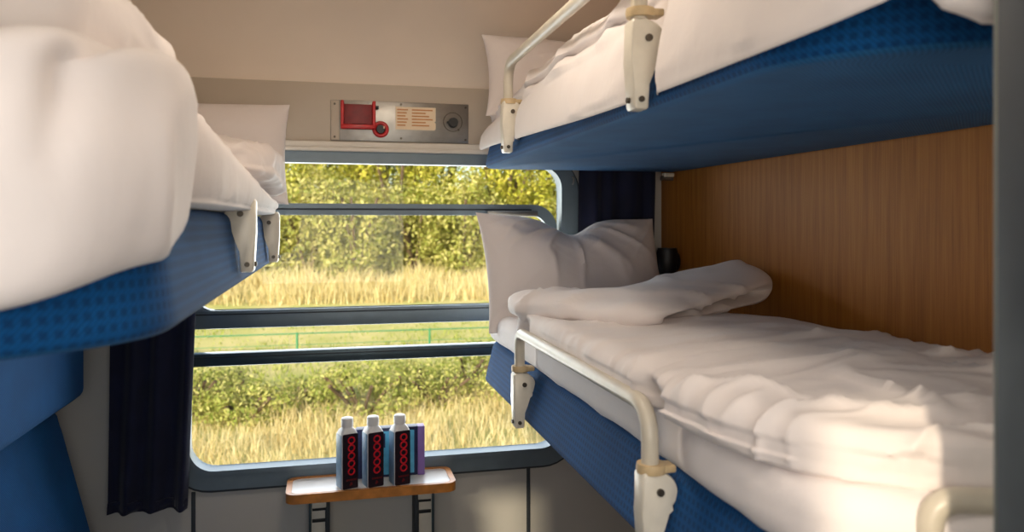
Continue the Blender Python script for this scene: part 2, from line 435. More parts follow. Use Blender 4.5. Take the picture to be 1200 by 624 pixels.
# upper sash: rounded frame whose top rail crosses the window
SZ1, SZ0 = .062, -.262
mk('sash', frame(rrect(WX0+.02, WX1-.047, SZ0, SZ1-.036, .05), rrect(WX0+.001, WX1-.012, SZ0-.03, SZ1, .082), YW+.004, YW+.032), M['alu'], w)
mk('sash_groove', box(WX0+.02, WX1-.1, YW+.001, YW+.006, .042, .047, .001), M['rubber'], w)
for z0, z1, mm, y in ((-.318, -.262, 'alu', YW-.004), (-.432, -.392, 'dark', YW+.004)):
    b_ = mk('window_bar', box(WX0-.004, WX1+.004, y, y+.04, z0, z1, .006), M[mm], w)
    mk('bar_groove', box(WX0, WX1, y-.002, y+.003, z1-.014, z1-.010, .0008), M['rubber'], b_)
mk('sash_handle', join(box(.50, .668, YW-.014, YW+.002, .026, .034, .002), box(.50, .668, YW-.022, YW-.012, .022, .040, .003)), M['steel'], w, label='bright metal pull on the sash rail')
mk('pane', box(WX0, WX1, YW+.044, YW+.048, WZ0, WZ1), M['glass'], w)
mk('pane', box(WX0+.02, WX1-.05, YW+.016, YW+.020, SZ0, SZ1-.03), M['glass'], w)

# ------------------------------------------------------------------ berths
def outline(xf, xw, yn, yf, rx, ry, rf=.04, n=20):
    """plan of a berth: xf = aisle edge, xw = wall edge; near corner swept back"""
    s = 1 if xw > xf else -1; P = []
    for k in range(24): P.append((xf, yf-rf-(yf-rf-yn-ry)*k/24))
    for k in range(n+1):
        a = PI/2*k/n; P.append((xf+s*rx*(1-math.cos(a)), yn+ry*(1-math.sin(a))))
    P += [(xw-s*.02, yn), (xw, yn+.02), (xw, yf-.02), (xw-s*.02, yf)]
    for k in range(5):
        a = PI/2*k/5; P.append((xf+s*rf*(1-math.sin(a)), yf-rf*(1-math.cos(a))))
    return P
def berth_uv(outl, z1):
    n = len(outl); acc = [0]
    for i in range(1, n): acc.append(acc[-1]+math.dist(outl[i], outl[i-1]))
    def f(v):
        i = min(range(n), key=lambda k: (outl[k][0]-v.x)**2+(outl[k][1]-v.y)**2)
        a = outl[i]; b = outl[i+1] if i+1 < n else outl[i]
        dx, dy = b[0]-a[0], b[1]-a[1]; L = math.hypot(dx, dy) or 1
        return (acc[i]+((v.x-a[0])*dx+(v.y-a[1])*dy)/L, v.z)
    return f
def bracket_shape(x, y, zt, s, hgt=.132, lob=.046):
    """lobed bracket: plate in the XZ plane, lobe reaching over the mattress (direction s)"""
    P = []
    for k in range(13):
        a = math.radians(90-140*k/12); P.append((x+s*(.022+.032*math.cos(a)), zt-.030+.030*math.sin(a)))
    P += [(x+s*.040, zt-.060), (x+s*.030, zt-.078), (x+s*.0275, zt-.095), (x+s*.027, zt-hgt+.003), (x+s*.024, zt-hgt), (x+s*.006, zt-hgt), (x+s*.0035, zt-hgt+.004), (x+s*.0, zt-.06), (x, zt-.006), (x+s*.004, zt)]
    return prism(P, 'y', y-.017, y+.017, .004)
def screw(c, ax, r=.006): return lathe([(.0005, -.003), (r, -.003), (r, .0015), (r*.7, .0025), (.0005, .0025)], c, 14, ax)

def berth(name_label, xf, xw, yn, yf, zb, zt, s, brackets, rail, under=None):
    t = thing('berth', name_label, 'berth', ((xf+xw)/2, (yn+yf)/2, zb))
    oc = outline(xf, xw, yn, yf, .28, .22)
    mk('cushion', slab(oc, zb, zt, .018, 4, .03 if s > 0 else .015), M['blue'], t, uv=berth_uv(oc, zt), angle=70, mats=([M['under']], lambda c, n: 1 if n.z < -.75 else 0))
    for (y, zz) in brackets:
        bx = xf-s*.029
        b = mk('rail_bracket', bracket_shape(bx, y, zz, s), M['cream'], t)
        mk('screw', screw((bx+s*.026, y-.0175, zz-.028), 'y', .0055), M['screw'], b)
        mk('screw', screw((bx+s*.0145, y-.0175, zz-.118), 'y', .0045), M['screw'], b)
        q = screw((bx+s*.0015, y, zz-.118), 'x', .0045); mk('screw', q, M['screw'], b)
    if rail:
        (ya, yb, z0, z1, ra, rb) = rail; bx = xf-s*.011
        r = mk('guard_rail', tube(fillet([(bx, ya, z0-.02), (bx, ya, z1), (bx, yb, z1), (bx, yb, z0-.02)], [ra, rb], 10), .0125, 16), M['tube'], t)
        for y in (ya, yb): mk('collar', join(lathe([(.013, -.006), (.021, -.006), (.022, 0), (.021, .007), (.013, .007)], (bx+s*.002, y, z0+.004), 20),
                              box(bx+s*.004, bx+s*.034, y-.016, y+.012, z0-.001, z0+.010, .003)) , M['collar'], r, label='yellowed plastic collar')
    return t
RB = berth('blue berth at waist height along the wood wall, below the other right hand berth', .457, 1.10, .56, 2.31, -.482, -.354, 1,
      [(1.79, -.357), (1.02, -.351)], (1.79, 1.02, -.353, -.262, .035, .09))
e = mk('end_rail', tube(fillet([(.562, .625, -.44), (.562, .625, -.265), (.70, .574, -.265), (.70, .574, -.44)], [.03, .05], 8), .0125, 16), M['tube'], RB)
RU = berth('high blue berth at the upper right, its underside seen from below', .457, 1.10, .56, 2.31, .166, .292, 1,
      [(1.91, .312), (1.06, .299)], (1.91, 1.06, .306, .408, .06, .06))
LB = berth('blue berth along the left wall with two folded white brackets', -.155, XL+.012, .66, 2.26, -.115, .02, -1,
      [(1.45, .045), (2.12, .03)], None)

def press(VF, spots, x0, zmin, zmax, wd=.05):
    """cloth gives way behind a bracket or rail post"""
    V, F = VF; out = []
    for v in V:
        x, y, z = v
        for (sy, sz0, sz1) in spots:
            k = max(0, 1-abs(y-sy)/wd); k = k*k*(3-2*k)
            q = max(0, min(1, (z-sz0+.03)/.03))*max(0, min(1, (sz1+.03-z)/.03))
            xx = x0(z)
            if x < xx: x += (xx-x)*min(1, k*1.6)*q
        out.append((x, y, z))
    return out, F

# ------------------------------------------------------------------ bedding, right lower berth
o2 = outline(.468, 1.095, .57, 2.30, .27, .21, .06)
sh = press(displace(slab(o2, -.3525, -.268, .034, 6), wrinkles(.003, 7, 5, 7, 3, .003)), [(1.79, -.40, -.25), (1.02, -.40, -.25)], lambda z: .488, 0, 0, .06)
tag(mk('bed_sheet', sh, M['cotton2'], angle=80), 'smooth white sheet layer along the edge of the lower right berth, under the duvet', 'sheet')
def dkey(y, xf, top, wz=-.255):
    return (y, [(xf+.012, -.274), (xf-.010, -.25), (xf+.006, -.218), (xf+.07, top-.012), (xf+.2, top), (.86, top-.004), (1.0, top-.018), (1.075, wz+.006), (1.098, wz), (1.08, -.268), (.9, -.269), (xf+.2, -.271)])
dv = sweep([dkey(.64, .60, -.215), dkey(.74, .50, -.205), dkey(.9, .462, -.198), dkey(1.2, .462, -.197), dkey(1.5, .464, -.202), dkey(1.74, .466, -.212), dkey(1.86, .468, -.222)], 220, 150, (.04, .035))
def dw(p, n):
    if n.z < -.3: return 0
    k = max(.2, min(1, (1.75-p[1])/.5)); near = max(0, min(1, (1.25-p[1])/.4))
    q = Vector((p[0]*1.7+p[1]*.5, p[1]*8.5, 3.3)); w = noise.noise_vector(Vector((p[0]*2, p[1]*2, 1)))*.9
    a = .010*noise.noise(q+w) + .013*max(0, ridge(p, 1.5, 6.2, 2, 11, .5))**5 + .007*max(0, ridge(p, 2.2, 13, 2, 17, .5))**5 + .006*max(0, ridge(p, 6, 14, 2, 27, .6))**4*near
    b = .014*max(0, ridge((p[0]*.8+p[1]*.6, p[1]*.8-p[0]*.6, p[2]), 8, 2.6, 2, 4, .5))**4*near
    return (a*k+b)*(1 if n.z > .2 else .5)
duv = tag(mk('duvet', press(displace(dv, dw), [(1.79, -.40, -.25), (1.02, -.40, -.25)], lambda z: .482, 0, 0, .06), M['cotton'], angle=80), 'creased white duvet spread over the lower right berth, its head end folded back', 'duvet')
# folded-back end
def flap():
    S = [(0, .462, 1.86, .07, -.232, -.178), (.12, .50, 1.81, .13, -.228, -.166), (.3, .585, 1.68, .215, -.222, -.158), (.42, .67, 1.63, .21, -.218, -.150), (.6, .79, 1.68, .18, -.212, -.134), (.8, .94, 1.745, .155, -.208, -.116), (.93, 1.03, 1.785, .13, -.204, -.104), (1, 1.085, 1.81, .08, -.188, -.120)]
    rings = []; tr = cr([(a[1], a[2], 0) for a in S], 60, False); t2 = cr([(a[3], a[4], a[5]) for a in S], 60, False)
    n = 64
    for p, q in zip(tr, t2):
        x, yc, wd, zb, zt = p.x, p.y, q.x, q.y, q.z; r = []
        u = (x-.462)/.62; notch = .085*max(0, min(1, (u-.30)/.06))*max(0, min(1, (1.0-u)/.12))
        for k in range(n):
            a = 2*PI*k/n; cy, cz = math.cos(a), math.sin(a)
            yy = math.copysign(abs(cy)**.75, cy); zz = math.copysign(abs(cz)**.75, cz)
            y = yc+wd*yy; z = (zb+zt)/2+(zt-zb)/2*zz
            if yy < 0:
                y += notch*math.exp(-((zz+.28)/.22)**2)*min(1, -yy*1.6)
                z -= (zt-zb)*.12*max(0, -yy)*max(0, zz)
            r.append(Vector((x, y, z)))
        rings.append(r)
    for e_, dx in ((0, -.02), (-1, .02)):
        r = rings[e_]; c = sum(r, Vector())/n
        ex = [[c+(v-c)*.75+Vector((dx*.6, 0, 0)) for v in r], [c+(v-c)*.3+Vector((dx, 0, 0)) for v in r]]
        if e_ == 0: rings = ex[::-1]+rings
        else: rings = rings+ex
    V = [tuple(v) for r in rings for v in r]; F = []
    for i in range(len(rings)-1):
        for k in range(n): F.append((i*n+k, i*n+(k+1) % n, (i+1)*n+(k+1) % n, (i+1)*n+k))
    F.append(tuple(range(n))); F.append(tuple((len(rings)-1)*n+k for k in range(n)))
    return displace((V, F), lambda p, n: .012*max(0, ridge(p, 3.5, 6, 2.5, 21, .5))**4+.010*noise.noise(Vector((p[0]*6, p[1]*7, 3))))
mk('folded_end', flap(), M['cotton'], duv, angle=80)
pl = pillow((.735, 2.235, -.150), (1, .10, -.03), (-.04, .36, 1), .60, .37, .15, 2.3, dip=(-.02, .055, .26), amp=.022, pinch=.05)
tag(mk('pillow', pl, M['cotton'], angle=80), 'white pillow propped against the window at the head of the lower right berth', 'pillow')

# ------------------------------------------------------------------ bedding, right upper berth
def ukey(y, xf, bot, top=.415, cz=.335):
    return (y, [(xf+.003, bot), (xf-.004, bot+.010), (xf+.002, (bot+cz)/2), (xf+.018, cz-.018), (xf+.036, cz), (xf+.03, cz+.018), (xf+.075, top-.012), (xf+.2, top), (.88, top-.01), (1.02, top-.05), (1.09, .33), (1.08, .298), (.85, .2945), (xf+.1, .295), (xf+.05, .299), (xf+.033, .283)])
uu = sweep([ukey(.57, .465, .196), ukey(.66, .458, .192), ukey(.80, .453, .19), ukey(1.0, .452, .19), ukey(1.3, .452, .195), ukey(1.6, .452, .205, .405), ukey(1.9, .452, .215, .395, .325), ukey(2.1, .45, .222, .345, .315), ukey(2.28, .45, .225, .318, .308)], 130, 96, (.03, .03))
tag(mk('duvet', press(displace(uu, lambda p, n: (wrinkles(.012, 5, 3.2, 4, 31, .006)(p, n)*(1 if p[2] > .31 else .25) if n.z > -.4 and p[2] > .2 else 0)), [(1.91, .17, .42), (1.06, .16, .42)], lambda z: .457+min(.032, .005+.03*max(0, z-.166)/.126), 0, 0, .06), M['cotton'], angle=80),
    'white duvet on the upper right berth, hanging over its front edge', 'duvet')
du = [o for o in bpy.data.objects if o.name.startswith('duvet')][-1]
hk = [(.50, .545), (.545, .532), (.60, .528), (.67, .53), (.74, .53)]
def hang(path, loops, npth, npf):
    """closed loops of (outward, z) carried along a plan path"""
    P = cr([(a, b, 0) for a, b in path], npth, False); m = len(loops[0]); rings = []
    tr = [cr([(l[j][0], l[j][1], 0) for l in loops], npth, False) for j in range(m)]
    for i, p in enumerate(P):
        d = (P[min(i+1, len(P)-1)]-P[max(i-1, 0)]).normalized(); nn = Vector((d.y, -d.x, 0))
        rings.append(cr([p+nn*tr[j][i].x+Vector((0, 0, tr[j][i].y)) for j in range(m)], npf, True))
    for e_ in (0, -1):
        r = rings[e_]; c = sum(r, Vector())/len(r); d = (P[1]-P[0] if e_ == 0 else P[-1]-P[-2]).normalized()*(.02 if e_ else -.02)
        ex = [[c+(v-c)*.8+d*.7 for v in r], [c+(v-c)*.3+d for v in r]]
        rings = ex[::-1]+rings if e_ == 0 else rings+ex
    n = npf; V = [tuple(v) for r in rings for v in r]; F = []
    for i in range(len(rings)-1):
        for k in range(n): F.append((i*n+k, i*n+(k+1) % n, (i+1)*n+(k+1) % n, (i+1)*n+k))
    F.append(tuple(range(n))); F.append(tuple((len(rings)-1)*n+k for k in range(n)))
    return V, F
hl = [[(-.06, .34), (.0, .33), (.02, .29), (.022, b+.02), (.012, b), (.0, b+.02), (-.002, .27), (-.02, .298), (-.06, .30)] for b in (.18, .166, .163, .166, .17)]
mk('hanging_corner', displace(hang(hk, hl, 40, 48), wrinkles(.004, 9, 9, 4, 8, .004)), M['cotton'], du, angle=80)
pl = pillow((.77, 2.26, .445), (1, .03, .0), (0, .26, 1), .64, .265, .16, 7.1, dip=(.3, .03, .4), amp=.008, pinch=.05)
tag(mk('pillow', pl, M['cotton'], angle=80), 'white pillow at the far end of the upper right berth, beside the brake panel', 'pillow')

# ------------------------------------------------------------------ bedding, left berth
def lkey(y, xf, r, t, sh=.0):
    """r = height of front roll, t = height of the upper layer, sh = how far its shoulder leans back"""
    return (y, [(xf-.008, .0215), (xf+.016, .034), (xf+.022, .03+r*.45), (xf+.006, .02+r*.82), (xf-.03, .02+r), (xf-.048, .022+r), (xf-.052, .03+r*.6+t*.4), (xf-.072-sh*.3, .01+r*.3+t*.7), (xf-.12-sh, t), (xf-.25-sh, t+.03), (-.62, t), (-.735, .10), (-.75, .035), (-.6, .023), (-.35, .022)])
ll = sweep([lkey(.86, -.19, .14, .31, .03), lkey(1.0, -.158, .130, .315, .02), lkey(1.15, -.152, .115, .27, .01), lkey(1.35, -.15, .095, .205), lkey(1.6, -.15, .075, .175), lkey(1.9, -.15, .055, .15), lkey(2.1, -.152, .045, .135)], 150, 130, (.04, .04))
lo = tag(mk('duvet', displace(ll, lambda p, n: wrinkles(.011, 5, 4.5, 4, 41, .006)(p, n) * (1 if p[2] > .03 and n.z > -.5 else 0) * (.25 if p[0] > -.19 else 1)), M['cotton'], angle=80),
    'heaped white duvet on the left berth, hanging over the end nearest the door', 'duvet')
lp = [(-.180, .90), (-.190, .79), (-.235, .705), (-.31, .66), (-.42, .635), (-.56, .628), (-.72, .628)]
hl = []
for b, t in ((-.008, .170), (-.040, .168), (-.062, .156), (-.075, .130), (-.09, .116), (-.10, .112), (-.11, .112)):
    hl.append([(-.13, t+.012), (-.06, t+.012), (-.008, t+.009), (.016, t-.006), (.024, t-.04), (.034, t*.5+b*.5), (.026, b+.02), (.008, b), (-.006, b+.02), (-.008, .02), (-.02, .06), (-.14, .08)])
lp2 = lp[::-1]; hl2 = hl[::-1]
hv = hang(lp2, hl2, 70, 60)
mk('hanging_fold', displace(hv, lambda p, n: .016*max(0, ridge(p, 5, 4, .6, 51, .4))**3+.008*noise.noise(Vector(p)*9)-.024*math.exp(-((p[0]+.205+.12*(.12-p[2]))/.013)**2)*max(0, min(1, (p[2]-.03)/.1))-.012*math.exp(-((p[0]+.29)/.018)**2)*max(0, min(1, (p[2]-.08)/.07))), M['cotton2'], lo, angle=80)
fl = sweep([(1.80, [(-.17, .11), (-.15, .13), (-.17, .165), (-.25, .18), (-.45, .18), (-.55, .15), (-.45, .11)]), (1.95, [(-.15, .10), (-.125, .13), (-.14, .18), (-.25, .205), (-.45, .20), (-.58, .16), (-.45, .10)]), (2.10, [(-.15, .07), (-.118, .10), (-.135, .16), (-.25, .19), (-.45, .19), (-.58, .14), (-.45, .07)])], 40, 60, (.05, .05))
mk('folded_end', displace(fl, wrinkles(.010, 9, 8, 7, 61, .006)), M['cotton'], lo, angle=80)
pl = pillow((-.42, 2.30, .20), (1, .0, .0), (0, .22, 1), .62, .30, .15, 5.5, dip=(0, 0, .3), amp=.003, pinch=.04)
tag(mk('pillow', pl, M['cotton'], angle=80), 'smooth white pillow at the window end of the left berth', 'pillow')

# ------------------------------------------------------------------ left seat
st = thing('seat', 'blue fabric bench seat with upright backrest under the left berth', 'seat', (-.6, 1.4, ZF))
uvyz = lambda v: (v.y, v.z)
mk('headrest', slab([(-.778, .62), (-.645, .62), (-.645, 2.29), (-.66, 2.31), (-.778, 2.31)][::1], -.475, -.13, .03), M['weave'], st, uv=uvyz, angle=60)
bp = [(-.775, -.50), (-.73, -.495), (-.712, -.52), (-.705, -.56), (-.635, -.84), (-.60, -1.0), (-.585, -1.12), (-.775, -1.12)]
mk('backrest', prism(bp, 'y', .62, 2.31, .012, 3), M['weave'], st, uv=uvyz, angle=60)
mk('seat_cushion', prism([(-.775, -1.125), (-.36, -1.10), (-.30, -1.09), (-.27, -1.11), (-.27, -1.18), (-.30, -1.22), (-.775, -1.22)], 'y', .62, 2.31, .015, 3), M['weave'], st, uv=lambda v: (v.y, v.x), angle=60)
mk('seat_base', box(-.775, -.34, .64, 2.30, ZF, -1.218, .01), M['wall'], st)

# ------------------------------------------------------------------ curtains
def curtain(x0t, x1t, x0b, x1b, zt, zb, y, folds, amp, seed):
    nx, nz = 110, 24; V = []
    for s in (0, .004):
        for j in range(nz+1):
            q = j/nz; z = zt+(zb-zt)*q
            for i in range(nx+1):
                u = i/nx; x = (x0t+(x1t-x0t)*u)*(1-q)+(x0b+(x1b-x0b)*u)*q
                ph = folds*2*PI*u+.9*noise.noise(Vector((u*3, q*1.2, seed)))*2
                V.append((x, y+amp*math.sin(ph)*(.6+.4*q)+amp*.4*noise.noise(Vector((u*9, q*2, seed+4)))+s, z+(.006*noise.noise(Vector((u*7, 0, seed))) if j == nz else 0)))
    F = []; w_ = nx+1; n_ = w_*(nz+1)
    for j in range(nz):
        for i in range(nx):
            a = j*w_+i; F.append((a, a+1, a+w_+1, a+w_)); F.append((n_+a, n_+a+w_, n_+a+w_+1, n_+a+1))
    for i in range(nx):
        F.append((i, n_+i, n_+i+1, i+1)); a = nz*w_+i; F.append((a, a+1, n_+a+1, n_+a))
    for j in range(nz):
        a = j*w_; F.append((a, a+w_, n_+a+w_, n_+a)); a += nx; F.append((a, n_+a, n_+a+w_, a+w_))
    return V, F
c1 = thing('curtain', 'dark navy curtain hanging left of the window, below the left berth', 'curtain', (-.47, 2.39, -.83))
mk('cloth', curtain(-.60, -.36, -.612, -.40, .20, -.825, 2.395, 3.0, .016, 1), M['navy'], c1, angle=80)
mk('hem', curtain(-.613, -.398, -.615, -.401, -.80, -.832, 2.3945, 3.0, .0175, 1), M['navy'], c1, angle=80)
c2 = thing('curtain', 'dark navy curtain hanging right of the window, behind the propped pillow', 'curtain', (.93, 2.39, -.6))
mk('cloth', curtain(.80, 1.07, .79, 1.05, .20, -.60, 2.40, 4, .010, 9), M['navy'], c2, angle=80)
mk('curtain_rod', tube([(.78, 2.405, .185), (1.10, 2.405, .185)], .006), M['steel'], c2)
hkk = thing('curtain_hook', 'small metal hook beside the top of the right curtain', 'hook', (.785, 2.43, .14))
mk('plate', box(.778, .796, 2.442, 2.4495, .13, .165, .002), M['steel'], hkk); mk('hook', tube(fillet([(.787, 2.443, .155), (.787, 2.42, .152), (.787, 2.418, .135), (.787, 2.43, .13)], .006), .003), M['steel'], hkk)
rl = thing('reading_lamp', 'small black reading lamp on the wood wall beside the propped pillow', 'lamp', (1.09, 2.30, -.1))
mk('lamp_base', lathe([(.004, -.02), (.032, -.02), (.034, -.008), (.030, 0), (.004, 0)], (XR-.0005, 2.33, -.125), 24, 'x'), M['black'], rl)
mk('lamp_head', lathe([(.004, -.05), (.020, -.05), (.030, -.03), (.034, .03), (.030, .045), (.004, .045)], (1.07, 2.31, -.125), 24), M['black'], rl)
wb = thing('wall_bracket', 'small pale support bracket where the upper right berth meets the window corner', 'bracket', (1.07, 2.33, .14))
mk('plate', box(1.065, 1.10, 2.318, 2.342, .152, .165, .003), M['cream'], wb); mk('pin', lathe([(.002, -.02), (.008, -.02), (.008, .02), (.002, .02)], (1.078, 2.33, .148), 14, 'x'), M['steel'], wb)

# ------------------------------------------------------------------ emergency brake panel
bp_ = thing('emergency_brake_panel', 'metal panel with red emergency brake handle above the window', 'panel', (.222, 2.44, .258))
y0 = YW-.006
mk('back_plate', box(.006, .438, y0-.006, y0-.0005, .257, .383, .0015), M['steel'], bp_)
mk('side_strip', box(.007, .032, y0-.008, y0-.005, .259, .381, .001), M['upper'], bp_)
hb = mk('handle_housing', join(box(.036, .046, y0-.03, y0-.006, .296, .380, .003), box(.132, .142, y0-.03, y0-.006, .296, .380, .003), box(.036, .142, y0-.032, y0-.006, .292, .306, .003)), M['red'], bp_)
mk('handle_grip', prism([(.046, .370), (.132, .370), (.132, .306), (.11, .306), (.10, .312), (.078, .312), (.068, .306), (.046, .306)], 'y', y0-.018, y0-.006, .003), M['darkred'], hb)
mk('hinge_pin', lathe([(.001, -.006), (.005, -.006), (.005, .006), (.001, .006)], (.146, y0-.014, .362), 12, 'x'), M['black'], hb)
rg = mk('seal_ring', torus((.158, y0-.014, .294), .020, .006, 'y'), M['red'], bp_)
mk('lock_core', lathe([(.001, -.010), (.012, -.010), (.014, 0), (.001, 0)], (.158, y0-.006, .294), 20, 'y'), M['black'], rg)
mk('lock_shine', box(.166, .171, y0-.021, y0-.019, .296, .304, .001), M['sticker'], rg)  # pale chip standing in for a glint on the lock
sk = mk('sticker', prism([(.205, .296), (.205, .368), (.332, .368), (.332, .325), (.328, .322), (.332, .318), (.332, .300), (.328, .296)], 'y', y0-.0072, y0-.0055), M['sticker'], bp_)
for k in range(6):
    z = .357-k*.0098
    mk('print_line', join(box(.210, .244-.004*(k % 3), y0-.0078, y0-.0071, z, z+.0042), box(.256, .322-.011*((k*2) % 3), y0-.0078, y0-.0071, z, z+.0042)), M['ink'], sk)
kn = mk('knob', join(lathe([(.001, -.022), (.014, -.022), (.016, -.008), (.016, 0), (.001, 0)], (.387, y0-.006, .322), 24, 'y'), box(.366, .384, y0-.024, y0-.010, .319, .326, .002)), M['black'], bp_)
mk('dial_ring', torus((.387, y0-.0065, .325), .030, .0012, 'y'), M['screw'], kn)
for (x, z) in ((.018, .370), (.018, .268), (.428, .372), (.428, .268), (.222, .375), (.222, .268), (.405, .30)): mk('screw', screw((x, y0-.0075, z), 'y', .0035), M['screw'], bp_)

# ------------------------------------------------------------------ folding table and what stands on it
tb = thing('folding_table', 'small white folding table with oak edge under the window', 'table', (.12, 2.38, -1.2))
TX0, TX1, TY0, TY1, TZ = -.120, .372, 2.262, 2.425, -.775
tp = [(x, y) for x, y in rrect(TX0, TX1, TY0, TY1, .03, 6)]
ti = [(x, y) for x, y in rrect(TX0+.016, TX1-.016, TY0+.014, TY1-.012, .02, 6)]
mk('table_top', prism(ti, 'z', TZ-.018, TZ), M['tabletop'], tb)
def hring(inner, outer, z0, z1):
    V, F = frame(inner, outer, z0, z1); return [(v[0], v[2], v[1]) for v in V], F
mk('edge_trim', hring(ti, tp, TZ-.024, TZ+.003), M['oak'], tb)
mk('catch', box(.145, .162, TY0+.02, TY0+.03, TZ-.030, TZ-.019, .001), M['black'], tb)
for x, s in ((-.028, 1), (.290, -1)):
    lg = mk('leg', box(x-.024, x+.024, 2.385, 2.448, -1.15, TZ-.02, .004), M['cream'], tb)
    for z in (-.83, -.865, -.90): mk('slot', box(x-.020, x+.020, 2.381, 2.386, z, z+.010, .001), M['black'], lg)
    mk('hinge_block', box(x-.021, x+.021, 2.374, 2.386, -.855, -.838, .002), M['cream'], lg)
    mk('side_channel', box(x+s*.025-.007, x+s*.025+.007, 2.376, 2.447, -1.15, TZ-.022, .002), M['rubber'], lg)
    mk('strut', box(x-s*.026-.004, x-s*.026+.004, 2.378, 2.44, -1.15, TZ-.026, .002), M['dark'], lg)

def bottle():
    t = thing('bottle', 'square white bottle with dark red-ringed label, leftmost of three on the table', 'bottle', (0, 0, 0), 'bottles on the folding table')
    hw = .025; V = []; F = []; n = 0
    prof = [(.0, .94), (.003, 1), (.157, 1), (.163, .96), (.170, .84), (.176, .68), (.179, .6), (.186, .58)]
    rings = []
    for z, s in prof:
        rr = rrect(-hw*s, hw*s, -hw*s, hw*s, hw*s*(.18 if z < .16 else .45 if z < .172 else .95), 4); rings.append([(x, y, z) for x, y in rr])
    n = len(rings[0]); V = [p for r in rings for p in r]
    for i in range(len(rings)-1):
        for k in range(n): F.append((i*n+k, i*n+(k+1) % n, (i+1)*n+(k+1) % n, (i+1)*n+k))
    F.append(tuple(range(n))); F.append(tuple((len(rings)-1)*n+k for k in range(n)))
    mk('body', (V, F), M['bottle'], t)
    mk('side_panel', join(box(-hw-.0006, -hw+.0005, -hw+.004, hw-.003, .004, .158, .0004), box(hw-.0005, hw+.0006, -hw+.004, hw-.003, .004, .158, .0004)), M['bside'], t, label='blue side panel')
    lb = mk('label', prism(rrect(-hw+.0015, hw-.0015, .003, .162, .004, 4), 'y', -hw-.0008, -hw+.0008), M['label'], t, label='near black front label with red rings')
    for k in range(5): mk('ring_mark', torus((.003, -hw-.0009, .143-k*.0225), .0092, .0024, 'y', 20, 6), M['logo'], lb)
    mk('print_line', join(*[box(-.012+.004*q, -.010+.004*q, -hw-.0014, -hw-.0006, .026, .031) for q in range(8)]), M['darkred'], lb)
    mk('print_mark', join(*[box(-.002+a, .002+a, -hw-.0014, -hw-.0006, .012+b, .016+b) for a, b in ((0, 0), (.004, .002), (.002, .005))]), M['darkred'], lb)
    cp = [(.0005, .180), (.0172, .180), (.0178, .182)]+[(.0174+.0004*(k % 2), .184+k*.0024) for k in range(7)]+[(.0168, .2035), (.014, .205), (.0005, .205)]
    mk('cap', lathe(cp, (0, 0, 0), 28), M['cap'], t)
    return t
b0 = bottle()
for i, (x, y, r, lab) in enumerate(((.053, 2.303, 20, None), (.1275, 2.303, 17, 'square white bottle with dark red-ringed label, middle one of three on the table'), (.206, 2.303, 15, 'square white bottle with dark red-ringed label, nearest the blue packet at right'))):
    o = b0 if i == 0 else copy_tree(b0)
    o.location = (x, y, TZ+H+.0005); o.rotation_euler.z = math.radians(r)
    if lab: o['label'] = lab
def packet(x0, x1, y, z0, z1, dpt):
    t = thing('snack_packet', 'blue and purple card packet standing behind the bottles', 'packet', ((x0+x1)/2, y, z0))
    mk('carton', box(x0, x1, y, y+dpt, z0, z1, .0015), M['packet'], t)
    mk('spine', box(x1-.001, x1+.020, y-.004, y+dpt-.002, z0, z1, .0012), M['purple'], t, label='purple end flap')
    mk('spine', box(x0-.018, x0+.001, y-.004, y+dpt-.002, z0, z1-.004, .0012), M['purple'], t, label='purple end flap')
    for a, b in ((x0+.06, x0+.11), (x0+.12, x1-.012)):
        f = mk('print_panel', box(a, b, y-.0008, y+.0005, z0+.008, z1-.010), M['teal'], t)
        mk('print_mark', box(a+.012, a+.026, y-.0014, y-.0006, z0+.09, z1-.016), M['packet'], f)
        mk('print_mark', box(a+.003, a+.010, y-.0014, y-.0006, z0+.07, z1-.022), M['tabletop'], f)
    return t
packet(.082, .268, 2.368, TZ+.0005, TZ+.150, .035)

# ------------------------------------------------------------------ ceiling lamp above the frame, unseen, added to brighten the compartment
cl = thing('added_ceiling_lamp', 'flat white ceiling lamp added out of view to brighten the compartment', 'lamp', (.168, 1.25, ZC-.03))
mk('housing', box(-.05, .386, 1.09, 1.41, ZC-.035, ZC-.0005, .008), M['cream'], cl)
mk('diffuser', box(-.03, .366, 1.11, 1.39, ZC-.042, ZC-.034, .003), M['lamp'], cl)

# ------------------------------------------------------------------ outside
def gz(y): # ground height from eye level
    return -2.75 + (0 if y < 15 else .085*(y-15) if y < 26 else .935+.2*(y-26))
V, F = [], []; ys = [2.9, 5, 8, 10, 12, 14, 15, 16, 18, 20, 22, 24, 26, 30, 36, 45]; xs = [-40+4*i for i in range(24)]
for y in ys:
    for x in xs: V.append((x, y, gz(y)+.08*noise.noise(Vector((x*.3, y*.3, 0)))))
for i in range(len(ys)-1):
    for k in range(len(xs)-1): a = i*len(xs)+k; F.append((a, a+1, a+len(xs)+1, a+len(xs)))
V2 = [(-60, -60, -2.9), (60, -60, -2.9), (60, 3, -2.9), (-60, 3, -2.9)]
struct('ground', join((V, F), (V2, [(0, 1, 2, 3)])), M['ground'])

